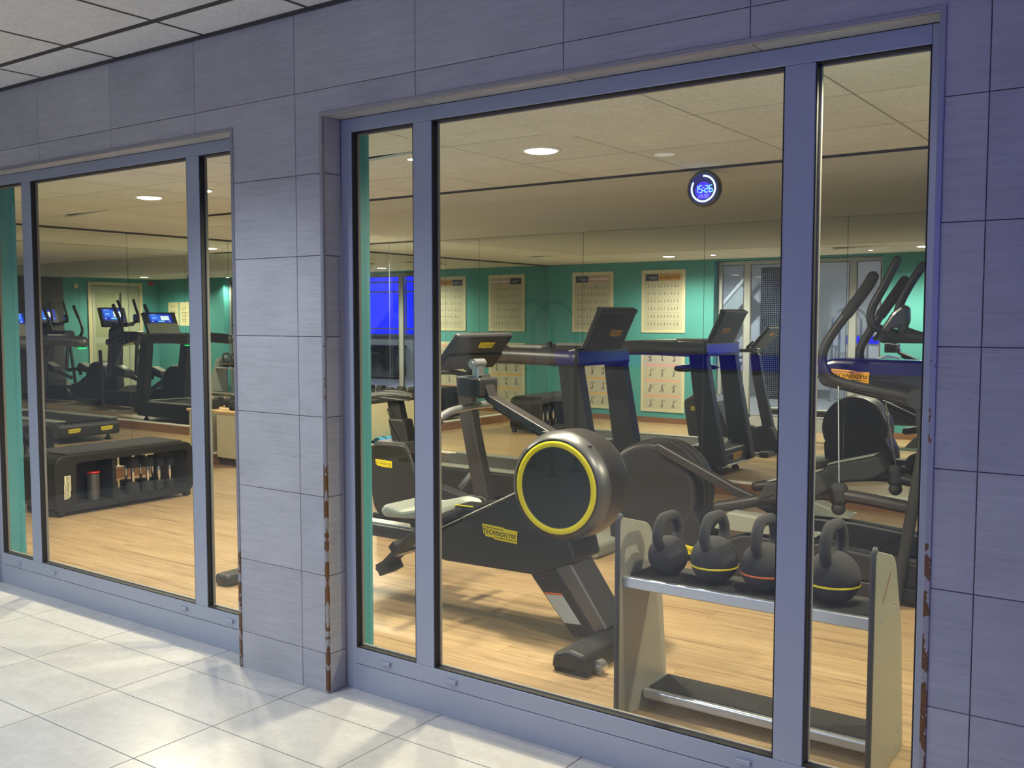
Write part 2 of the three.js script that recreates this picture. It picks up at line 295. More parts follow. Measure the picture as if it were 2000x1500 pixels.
{
  const GX = [], GZ = [-0.281, -0.886, -1.491, -2.1, -2.7, -3.3, -3.9, -4.5];
  for (let x = 0.605 - 0.593 * 9; x < XR; x += 0.593) GX.push(x);
  const xs = [XL, ...GX, XR].filter((v, i, l) => i === 0 || v - l[i - 1] > 0.05), zs = [ZF, ...GZ.slice(1), ZM], SX = -3.36;
  const lift = { '0.605,0': 1, '-0.581,1': 1, '-4.139,2': 1 };
  for (let i = 0; i + 1 < xs.length; i++) for (let j = 0; j + 1 < zs.length; j++) {
    if (j >= 3 && xs[i] > SX) continue;
    const a = xs[i] + 0.004, b = Math.min(xs[i + 1], j >= 3 ? SX : 99) - 0.004; if (b - a < 0.05) continue;
    const m = part('ceiling_tile', bx(0, b - a, 0, 0.012, (zs[j + 1] - zs[j]) / 2 + 0.004, (zs[j] - zs[j + 1]) / 2 - 0.004), ceilMats[Math.floor(rnd() * 3)], gymCeil);
    m.position.set(a, GH, (zs[j] + zs[j + 1]) / 2);
    if (lift[xs[i].toFixed(3) + ',' + j]) { m.position.x += b - a; m.rotation.z = Math.PI; m.position.y += 0.012; m.rotation.z += 0.042; }
  }
  const bars = []; for (const x of GX) bars.push(bx(x - 0.005, x + 0.005, GH + 0.001, GH + 0.006, x > SX ? -2.1 : ZM, ZF)); for (const z of GZ) bars.push(bx(XL, z < -2.2 ? SX : XR, GH + 0.001, GH + 0.006, z - 0.005, z + 0.005));
  part('ceiling_grid', bars, M.grid, gymCeil);
  part('plaster_soffit', bx(SX, XR, GH - 0.012, GH + 0.05, ZM, -2.103), M.soffit, gymCeil);
  part('soffit_edge', bx(SX, XR, GH - 0.013, GH + 0.002, -2.103, -2.098), M.darkBar, gymCeil);
}
const wallBack = struct('wall_back', bx(XL - 0.2, XR + 0.2, 0, GH + 0.12, ZM - 0.15, ZM - 0.006), M.mortar, 'back wall of the gym covered with tall mirror panels', 'wall');
{ const s = [XL, -3.96, -2.82, -1.68, -0.54, 0.6, 1.74, 2.88, 4.02, XR]; for (let i = 0; i + 1 < s.length; i++) part('mirror_panel', bx(s[i] + 0.002, s[i + 1] - 0.002, 0.118, GH - 0.014, ZM - 0.006, ZM), M.mirror, wallBack); }
const wallLeft = struct('wall_left', bx(XL - 0.2, XL - 0.006, 0, GH + 0.12, ZM, ZF), M.mortar, 'end wall of the gym covered with tall mirror panels', 'wall');
{ const s = [ZM, -3.7, -2.6, -1.47, -0.34, ZF]; for (let i = 0; i + 1 < s.length; i++) part('mirror_panel', bx(XL - 0.006, XL, 0.118, GH - 0.004, s[i] + 0.002, s[i + 1] - 0.002), M.mirror, wallLeft); part('top_channel', bx(XL - 0.006, XL + 0.006, GH - 0.016, GH, ZM, ZF), M.darkBar, wallLeft); }
const bbB = struct('baseboard_back', bx(XL, XR, 0, 0.102, ZM, ZM + 0.014), M.brown, 'brown wooden skirting under the back mirrors', 'skirting'); part('mirror_ledge', rb(XL, XR, 0.102, 0.12, ZM, ZM + 0.018, 0.003, 2), M.white, bbB);
const bbL = struct('baseboard_left', bx(XL, XL + 0.014, 0, 0.102, ZM + 0.014, ZF), M.brown, 'brown wooden skirting under the end mirrors', 'skirting'); part('mirror_ledge', rb(XL, XL + 0.018, 0.102, 0.12, ZM + 0.018, ZF, 0.003, 2), M.white, bbL);
struct('baseboard_front', [bx(XL + 0.02, WIN[0][0], 0, 0.075, ZF - 0.012, ZF), bx(WIN[0][1], WIN[1][0], 0, 0.075, ZF - 0.012, ZF), bx(WIN[1][1], XR - 0.015, 0, 0.075, ZF - 0.012, ZF)], M.brown, 'brown wooden skirting below the teal wall', 'skirting');
const wallRight = struct('wall_right', bx(XR, XR + 0.2, 0, GH + 0.12, ZM, ZF), M.teal, 'teal end wall of the gym with the door', 'wall');
part('brown_panel', bx(XR - 0.012, XR, 0.1, 1.7, -3.6, -2.25), M.darkBrown, wallRight); part('brown_panel', bx(XR - 0.01, XR, 1.7, GH - 0.02, -3.6, -2.25), M.darkBrownB, wallRight);
struct('baseboard_right', bx(XR - 0.012, XR, 0, 0.1, ZM + 0.02, -1.78), M.brown, 'brown wooden skirting beside the gym door', 'skirting');
{
  const d = struct('door_1', null, null, 'pale green-white door with tall side light in the teal end wall', 'door');
  part('frame', [bx(XR - 0.03, XR, 0, 2.1, -1.77, -1.7), bx(XR - 0.03, XR, 0, 2.1, -0.69, -0.62), bx(XR - 0.03, XR, 2.04, 2.1, -1.7, -0.69)], M.cream, d);
  part('leaf', rb(XR - 0.022, XR - 0.002, 0.01, 2.03, -1.69, -0.7, 0.004, 2), M.doorLeaf, d);
  part('panel', bx(XR - 0.026, XR - 0.022, 1.05, 1.9, -1.62, -1.2), M.doorGlass, d); part('panel', bx(XR - 0.026, XR - 0.022, 0.15, 0.95, -1.62, -1.2), M.doorGlass, d);
  part('pull_bar', [rod([XR - 0.07, 0.9, -1.12], [XR - 0.07, 1.9, -1.12], 0.014), rod([XR - 0.07, 1.0, -1.12], [XR - 0.02, 1.0, -1.12], 0.01), rod([XR - 0.07, 1.8, -1.12], [XR - 0.02, 1.8, -1.12], 0.01)], M.darkBrownB, d);
}
solo('light_switch', 'small cream switch plate beside the door on the teal end wall', 'switch', rb(XR - 0.014, XR, 1.97, 2.06, -2.04, -1.95, 0.004), M.cream);
solo('fire_sign', 'small red sign above the teal wall corner beside the door', 'sign', rb(XR - 0.012, XR, 2.06, 2.15, -0.46, -0.36, 0.003), M.red);
for (const [i, x] of [[0, 3.64], [1, 3.28]]) {
  const t = paint(128, 192, (c, w, h) => { c.fillStyle = '#d9d3b0'; c.fillRect(0, 0, w, h); c.fillStyle = '#55523f'; for (let r = 0; r < 11; r++) if (rnd() > 0.15) c.fillRect(24, 34 + r * 12, 40 + rnd() * 44, 3); });
  const m = solo('notice_sheet', i ? 'cream notice sheet on the teal wall, next to the window screen' : 'cream notice sheet on the teal wall, next to the room corner', 'notice', rb(x, x + 0.33, 1.27, 1.73, ZF - 0.004, ZF, 0.001, 1), std({ map: t, roughness: 0.8 }), 'notices by the door');
  const p = m.geometry.attributes.position, uv = m.geometry.attributes.uv; for (let k = 0; k < p.count; k++) uv.setXY(k, 1 - (p.getX(k) - x) / 0.33, (p.getY(k) - 1.27) / 0.46);
}

// ------------------------------------------------------------------ lamps
const lens = std({ color: 0x000000, emissive: lin(1, 0.93, 0.78), emissiveIntensity: 7 });
const lensCool = std({ color: 0x000000, emissive: lin(0.9, 0.95, 1), emissiveIntensity: 4 });
function lamp(name, label, group, x, y, z, r, color, cd, angle, lensMat, radius) {
  const t = thing(name, label, 'lamp', group, [x, y, z]);
  part('trim_ring', lathe([[r * 0.86, 0.004], [r * 0.9, -0.008], [r * 1.12, -0.006], [r * 1.16, 0.0]], 0, 0, 0, 32), M.white, t);
  part('lens', lathe([[0, -0.016], [r * 0.5, -0.015], [r * 0.8, -0.011], [r * 0.9, -0.004]], 0, 0, 0, 32), lensMat, t);
  const s = new THREE.SpotLight(color, cd, 0, angle, 0.35, 2); s.position.set(0, -0.03, 0); s.target.position.set(0, -1, 0); s.castShadow = true; s.shadow.radius = radius; t.add(s, s.target);
  return t;
}
for (const [x, z, what] of [[0.308, -1.188, 'over the rowing machine'], [-2.66, -1.2, 'over the dumbbell bench'], [-4.0, -4.3, 'in the mirrored corner over the cream cabinet'], [3.2, -1.3, 'by the gym door']])
  lamp('ceiling_downlight', 'large round recessed downlight in the gym ceiling ' + what, 'large gym downlights', x, GH, z, 0.085, GYM_LIGHT, GYM_CD, 1.45, lens, 3.5);
for (const [x, z, what] of [[-2.08, -1.19, 'beside the large downlight over the bench'], [-0.3, -1.0, 'between the two glazed screens'], [2.03, -0.335, 'over the kettlebell rack']])
  lamp('ceiling_spotlight', 'small bright ceiling spotlight ' + what, 'small gym spotlights', x, GH, z, 0.035, GYM_LIGHT, SPOT_CD, 1.2, lens, 1.5);
for (const [x, z, what] of [[-0.3, 1.15, 'facing the stone pillar between the screens'], [-3.0, 1.6, 'facing the glazed screen of the dumbbell bench'], [-0.3, 3.4, 'in the middle of the hall'], [3.6, 3.6, 'in front of the blue window'], [-4.3, 3.6, 'above the stairs']])
  lamp('hall_downlight', 'round cool downlight in the hall ceiling ' + what, 'hall downlights', x, CH - 0.002, z, 0.08, HALL_LIGHT, HALL_CD * (x > 3 ? 0.7 : z > 3 ? 1.9 : 1), z > 3 ? 1.4 : 1.16, lensCool, 3.5);

// ------------------------------------------------------------------ rowing machine
{
  const t = thing('rowing_machine', 'black rowing machine with a yellow-ringed flywheel drum, behind the glazed screen', 'rower');
  const zn = -1.0, cx = 0.513, cy = 0.682;
  const drum = part('drum_housing', discZ([[0.0, zn - 0.012], [0.17, zn - 0.012], [0.178, zn - 0.002], [0.212, zn - 0.002], [0.232, zn - 0.02], [0.243, zn - 0.06], [0.247, zn - 0.13], [0.243, zn - 0.2], [0.226, zn - 0.25], [0.19, zn - 0.268], [0, zn - 0.268]], cx, cy, 72), M.bronze, t);
  part('rim_band', discZ([[0.214, zn - 0.001], [0.234, zn - 0.016], [0.2455, zn - 0.055], [0.2455, zn - 0.062], [0.23, zn - 0.062]], cx, cy, 72), M.gunmetal, drum);
  part('side_disc', discZ([[0, zn - 0.006], [0.168, zn - 0.006], [0.176, zn - 0.01]], cx, cy, 64), M.black, drum);
  part('yellow_ring', discZ([[0.178, zn - 0.012], [0.18, zn + 0.003], [0.204, zn + 0.003], [0.206, zn - 0.012]], cx, cy, 72), M.yellow, drum).userData.label = 'bright yellow ring';
  part('side_disc', discZ([[0, zn - 0.271], [0.168, zn - 0.271]], cx, cy, 64), M.black, drum);
  part('yellow_ring', discZ([[0.17, zn - 0.262], [0.172, zn - 0.274], [0.19, zn - 0.274], [0.192, zn - 0.262]], cx, cy, 64), M.yellow, drum);
  part('vent_slot', rb(0.648, 0.668, 0.868, 0.876, zn - 0.05, zn - 0.03, 0.002, 2), M.gasket, drum);
  part('body', ext(round([[-0.3, 0.3], [-0.3, 0.345], [-0.131, 0.416], [0.289, 0.632], [0.46, 0.72], [0.56, 0.5], [0.6, 0.36], [0.393, 0.272], [-0.132, 0.262]], 0.02), zn - 0.02, zn - 0.25, 0.012, 3), M.black, t);
  part('body_edge', [bar([-0.29, 0.352, zn - 0.024], [0.3, 0.641, zn - 0.024], 0.008, 0.006), bar([-0.29, 0.352, zn - 0.246], [0.3, 0.641, zn - 0.246], 0.008, 0.006)], M.silver, t);
  part('slide_rail', rb(-1.46, -0.25, 0.3, 0.365, zn - 0.18, zn - 0.09, 0.012), M.graphite, t);
  part('rail_track', rb(-1.4, -0.2, 0.363, 0.376, zn - 0.165, zn - 0.105, 0.005), M.lightGrey, t);
  part('leg', ext(round([[0.36, 0.29], [0.405, 0.45], [0.48, 0.47], [0.765, 0.075], [0.755, 0.04], [0.585, 0.03], [0.372, 0.262]], 0.012), zn - 0.032, zn - 0.22, 0.01, 3), M.gunmetal, t);
  part('leg_cover', ext(round([[0.362, 0.29], [0.405, 0.44], [0.43, 0.43], [0.475, 0.336], [0.712, 0.045], [0.588, 0.032], [0.374, 0.262]], 0.01), zn - 0.026, zn - 0.036, 0.003, 2), M.black, t);
  const sticker = part('warning_sticker', ext([[0.445, 0.194], [0.536, 0.203], [0.631, 0.09], [0.546, 0.083]], zn - 0.0245, zn - 0.0275, 0.0005, 1), M.lightGrey, t); sticker.userData.label = 'grey warning sticker with an orange strip';
  part('orange_strip', ext([[0.438, 0.203], [0.529, 0.212], [0.536, 0.203], [0.445, 0.194]], zn - 0.0242, zn - 0.0275, 0.0005, 1), M.orange, sticker);
  part('front_foot', ext(round([[0.69, 0.012], [0.7, 0.075], [0.77, 0.1], [0.85, 0.085], [0.865, 0.012]], 0.02), -0.69, -1.29, 0.02, 3), M.graphite, t);
  for (const z of [-0.74, -1.24]) part('foot_pad', rb(0.7, 0.86, 0, 0.02, z - 0.04, z + 0.04, 0.008), M.rubber, t);
  for (const z of [-0.775, -1.2]) part('transport_wheel', [rod([0.872, 0.03, z - 0.02], [0.872, 0.03, z + 0.02], 0.026, 20), rod([0.872, 0.03, z - 0.028], [0.872, 0.03, z + 0.028], 0.01, 12)], M.silver, t);
  part('rear_foot', [rb(-1.47, -1.36, 0, 0.062, -1.5, -0.72, 0.02), rb(-1.44, -1.38, 0.05, 0.31, zn - 0.17, zn - 0.1, 0.01)], M.graphite, t);
  // monitor arm, grab bar and monitor
  part('arm', [bar([0.44, 0.885, -1.13], [0.07, 1.045, -1.13], 0.075, 0.034), bar([0.075, 1.04, -1.13], [0.02, 1.15, -1.13], 0.07, 0.034), rb(0.38, 0.46, 0.87, 0.915, -1.175, -1.085, 0.008)], M.bronze, t);
  part('arm_rib', bar([0.42, 0.868, -1.13], [0.09, 1.01, -1.13], 0.03, 0.03), M.gasket, t);
  part('monitor_box', rb(-0.075, 0.06, 1.045, 1.14, -1.2, -1.05, 0.014), M.graphite, t);
  part('box_top', rb(-0.075, -0.01, 1.138, 1.146, -1.2, -1.05, 0.003), M.silver, t);
  part('grab_bar', tube([[-0.01, 0.972, -0.85], [-0.035, 0.992, -0.97], [-0.05, 1.0, -1.15], [-0.065, 0.995, -1.32], [-0.1, 0.965, -1.5]], 0.018, 30, 14), M.silver, t);
  part('hinge', [rod([0.0, 1.205, -1.155], [0.0, 1.205, -1.075], 0.024, 22), rod([0.0, 1.205, -1.17], [0.0, 1.205, -1.06], 0.014, 18), rb(-0.018, 0.022, 1.13, 1.21, -1.14, -1.09, 0.008)], M.silver, t);
  const mon = new THREE.Group(); mon.name = 'monitor'; mon.position.set(-0.075, 1.27, -1.185); mon.rotation.set(0, 0, -0.72); t.add(mon);
  part('shell', rb(-0.012, 0.022, -0.105, 0.105, -0.22, 0.22, 0.016), M.graphite, mon);
  part('lower_cover', rb(0.018, 0.03, -0.104, -0.008, -0.215, 0.215, 0.008), M.black, mon);
  part('screen', rb(-0.015, -0.011, -0.06, 0.085, -0.16, 0.16, 0.001, 1), uiMat, mon);
  badge(mon, 0.12, [0.0235, 0.048, -0.03], [0, Math.PI / 2, 0]);
  // seat, foot plates, handle
  part('seat', ext(round([[-0.47, 0.44], [-0.5, 0.47], [-0.47, 0.508], [-0.36, 0.488], [-0.29, 0.505], [-0.2, 0.53], [-0.125, 0.522], [-0.1, 0.488], [-0.14, 0.462], [-0.3, 0.452]], 0.02), -0.965, -1.31, 0.02, 3), M.lightGrey, t);
  part('seat_carriage', [rb(-0.42, -0.16, 0.405, 0.455, -1.21, -1.06, 0.01), rb(-0.4, -0.18, 0.38, 0.41, -1.19, -1.08, 0.006)], M.black, t);
  for (const z of [-0.93, -1.34]) { const f = part('foot_plate', bar([-0.44, 0.2, z], [-0.22, 0.4, z], 0.11, 0.024), M.graphite, t); part('heel_cup', bar([-0.43, 0.2, z], [-0.37, 0.235, z], 0.115, 0.06), M.black, f); part('strap', bar([-0.345, 0.315, z], [-0.31, 0.35, z], 0.12, 0.035), M.rubber, f); }
  part('foot_plate_axle', rod([-0.33, 0.29, -0.9], [-0.33, 0.29, -1.38], 0.014), M.silver, t);
  const h = part('handle', [tube([[-0.06, 0.47, -0.82], [-0.06, 0.5, -0.95], [-0.06, 0.5, -1.3], [-0.06, 0.47, -1.43]], 0.02, 24), rb(-0.11, 0.02, 0.47, 0.53, -1.2, -1.06, 0.02)], M.blackGloss, t);
  part('yellow_line', bar([-0.1, 0.53, -1.065], [0.01, 0.531, -1.065], 0.012, 0.006), M.yellow, h);
  badge(t, 0.2, [0.198, 0.437, zn - 0.019], [0, 0, -0.045]);
}

// ------------------------------------------------------------------ treadmill along the back mirrors
{
  const t = thing('treadmill', 'black treadmill with thick handrails standing along the back mirrors', 'treadmill');
  const z0 = -3.37, z1 = -4.12, zc = (z0 + z1) / 2;
  part('deck_base', ext(round([[-2.5, 0.07], [-2.52, 0.2], [-2.46, 0.25], [-0.8, 0.25], [-0.72, 0.235], [-0.69, 0.15], [-0.73, 0.06]], 0.03), z0, z1, 0.015, 3), M.black, t);
  part('running_belt', rb(-2.49, -0.98, 0.246, 0.256, z1 + 0.12, z0 - 0.12, 0.004), M.belt, t);
  for (const [a, b] of [[z0 - 0.012, z0 - 0.112], [z1 + 0.112, z1 + 0.012]]) part('foot_rail', rb(-2.46, -0.96, 0.25, 0.266, a, b, 0.006), M.footrest, t);
  part('motor_cover', ext(round([[-0.98, 0.245], [-0.95, 0.275], [-0.8, 0.272], [-0.705, 0.235], [-0.7, 0.2], [-0.98, 0.2]], 0.02), z0 - 0.01, z1 + 0.01, 0.01, 2), M.graphite, t);
  part('cover_strip', rb(-0.97, -0.93, 0.274, 0.28, z1 + 0.05, z0 - 0.05, 0.003), M.lightGrey, t);
  part('front_bumper', rb(-0.7, -0.684, 0.085, 0.1, z1 + 0.05, z0 - 0.05, 0.005), M.silver, t);
  for (const [x, z] of [[-2.38, z0 - 0.08], [-2.38, z1 + 0.08], [-0.82, z0 - 0.08], [-0.82, z1 + 0.08]]) part('foot', lathe([[0, 0], [0.035, 0], [0.035, 0.02], [0.018, 0.03], [0.018, 0.08]], x, 0, z, 18), M.rubber, t);
  for (const z of [z0, z1 + 0.1]) part('leg', ext(round([[-0.87, 0.1], [-0.65, 0.1], [-0.835, 1.06], [-0.83, 1.15], [-1.0, 1.15], [-1.0, 1.06]], 0.03), z + 0.004, z - 0.104, 0.014, 3), M.black, t);
  for (const [z, n] of [[z0 - 0.05, 1], [z1 + 0.05, 0]]) {
    const h = part('handrail', tube([[-0.9, 1.135, z], [-1.1, 1.14, z], [-1.5, 1.145, z], [-1.86, 1.13, z]], 0.069, 40, 20), M.gunmetal, t);
    part('grip_pad', rb(-1.45, -1.15, 1.197, 1.222, z - 0.04, z + 0.04, 0.01), M.lightGrey, h);
    if (!n) part('green_light', lathe([[0, 0], [0.05, 0], [0.05, 0.012], [0, 0.012]], -1.84, 1.05, z, 20), greenLed, h);
  }
  part('cross_beam', ext(round([[-0.99, 1.07], [-0.99, 1.18], [-0.84, 1.212], [-0.818, 1.075]], 0.03), z0 - 0.002, z1 + 0.002, 0.015, 3), M.blackGloss, t);
  part('emergency_clip', rb(-1.12, -1.09, 1.195, 1.25, z0 - 0.06, z0 - 0.035, 0.006), M.rubber, t);
  const c = new THREE.Group(); c.name = 'console'; c.position.set(-0.79, 1.335, -3.75); c.rotation.set(0, 0, -0.44); t.add(c);
  part('shell', rb(-0.03, 0.02, -0.17, 0.165, -0.265, 0.265, 0.018), M.black, c);
  part('top_edge', rb(-0.035, 0.024, 0.135, 0.17, -0.267, 0.267, 0.014), M.graphite, c);
  part('screen', rb(-0.034, -0.029, 0.005, 0.14, -0.18, 0.18, 0.001, 1), uiMat, c);
  const k = part('key_panel', rb(-0.034, -0.029, -0.165, -0.005, -0.25, 0.25, 0.002, 1), M.lightGrey, c); part('yellow_mark', rb(-0.037, -0.033, -0.035, -0.018, -0.06, 0.06, 0.003), M.yellow, k);
  badge(c, 0.17, [0.0205, -0.02, -0.06], [0, Math.PI / 2, 0], 'orange');
  badge(t, 0.2, [-0.6885, 0.165, -3.72], [0, Math.PI / 2, 0], 'orange');
  badge(t, 0.15, [-2.5195, 0.15, zc - 0.2], [0, -Math.PI / 2, 0]); badge(t, 0.15, [-2.5195, 0.15, zc + 0.2], [0, -Math.PI / 2, 0]); badge(t, 0.15, [-2.2, 0.16, z0 + 0.001], [0, 0, 0]); badge(t, 0.15, [-2.3, 0.16, z1 - 0.004], [0, Math.PI, 0]);
}

// ------------------------------------------------------------------ exercise bike
{
  const t = thing('exercise_bike', 'black upright exercise bike with a long padded saddle, between the treadmill and the rower', 'exercise bike');
  const z = -2.37;
  const saddle = ext(round([[-1.96, 0.875], [-1.94, 0.915], [-1.86, 0.925], [-1.74, 0.94], [-1.62, 0.938], [-1.5, 0.925], [-1.47, 0.905], [-1.5, 0.885], [-1.68, 0.875], [-1.8, 0.848], [-1.92, 0.85]], 0.02), 0.12, -0.12, 0.03, 4);
  { const p = saddle.attributes.position; for (let i = 0; i < p.count; i++) { const s = Math.max(0, Math.min(1, (p.getX(i) + 1.96) / 0.5)), e = Math.abs(p.getZ(i)) / 0.12; p.setZ(i, z + p.getZ(i) * (1 - 0.72 * s * s * (3 - 2 * s))); p.setY(i, p.getY(i) - 0.02 * e * e); } saddle.computeVertexNormals(); }
  part('saddle', saddle, M.black, t);
  part('saddle_post', ext(round([[-1.71, 0.87], [-1.61, 0.87], [-1.53, 0.56], [-1.66, 0.56]], 0.01), z + 0.035, z - 0.035, 0.01, 2), M.black, t);
  part('post_sleeve', ext(round([[-1.69, 0.745], [-1.55, 0.745], [-1.47, 0.45], [-1.62, 0.45]], 0.012), z + 0.05, z - 0.05, 0.012, 2), M.graphite, t);
  part('housing', ext(round([[-1.82, 0.44], [-1.83, 0.53], [-1.74, 0.59], [-1.47, 0.595], [-1.42, 0.5], [-1.3, 0.2], [-1.28, 0.09], [-1.72, 0.09], [-1.77, 0.15]], 0.05), z + 0.12, z - 0.12, 0.025, 4), M.black, t);
  part('housing_cap', ext(round([[-1.8, 0.545], [-1.73, 0.598], [-1.48, 0.603], [-1.43, 0.53], [-1.46, 0.52], [-1.5, 0.575], [-1.72, 0.573], [-1.785, 0.53]], 0.012), z + 0.115, z - 0.115, 0.01, 2), M.gunmetal, t);
  part('frame_tube', [bar([-1.45, 0.16, z], [-0.86, 0.16, z], 0.1, 0.11), bar([-1.4, 0.3, z], [-1.0, 0.22, z], 0.09, 0.1)], M.black, t);
  part('stem', ext(round([[-1.115, 1.06], [-1.02, 1.06], [-0.965, 0.75], [-0.83, 0.2], [-0.95, 0.2], [-1.08, 0.78]], 0.03), z + 0.04, z - 0.04, 0.015, 3), M.bronze, t);
  part('base', ext(round([[-1.25, 0.02], [-1.2, 0.09], [-1.0, 0.3], [-0.86, 0.3], [-0.78, 0.12], [-0.8, 0.02]], 0.03), z + 0.06, z - 0.06, 0.015, 3), M.black, t);
  for (const x of [-1.84, -0.86]) part('foot_bar', rb(x - 0.05, x + 0.05, 0, 0.06, z - 0.27, z + 0.27, 0.02), M.graphite, t);
  part('base_beam', rb(-1.84, -0.86, 0.03, 0.09, z - 0.05, z + 0.05, 0.012), M.graphite, t);
  for (const s of [1, -1]) {
    const c = part('crank', bar([-1.22, 0.29, z + s * 0.14], [-1.22 - s * 0.11, 0.29 - s * 0.12, z + s * 0.14], 0.02, 0.034), M.silver, t);
    part('pedal', rb(-1.28 - s * 0.11, -1.16 - s * 0.11, 0.275 - s * 0.12, 0.305 - s * 0.12, z + s * 0.15, z + s * 0.25, 0.008), M.rubber, c);
    part('handlebar', tube([[-1.06, 1.06, z], [-1.06, 1.08, z + s * 0.12], [-1.12, 1.085, z + s * 0.22], [-1.25, 1.09, z + s * 0.23], [-1.18, 1.16, z + s * 0.2]], 0.017, 28), M.black, t);
  }
  part('bottle_holder', rb(-1.35, -1.28, 0.72, 0.8, z - 0.05, z + 0.05, 0.012), M.rubber, t);
  const c = new THREE.Group(); c.name = 'console'; c.position.set(-0.95, 1.22, z); c.rotation.set(0, 0, -0.7); t.add(c);
  part('shell', rb(-0.02, 0.022, -0.14, 0.14, -0.19, 0.19, 0.018), M.black, c); part('screen', rb(-0.024, -0.019, -0.05, 0.12, -0.15, 0.15, 0.001, 1), uiMat, c);
  badge(c, 0.1, [0.0225, 0.06, 0], [0, Math.PI / 2, 0], 'orange');
  badge(t, 0.15, [-1.66, 0.45, z + 0.1205]); badge(t, 0.15, [-1.66, 0.45, z - 0.1235], [0, Math.PI, 0]);
}

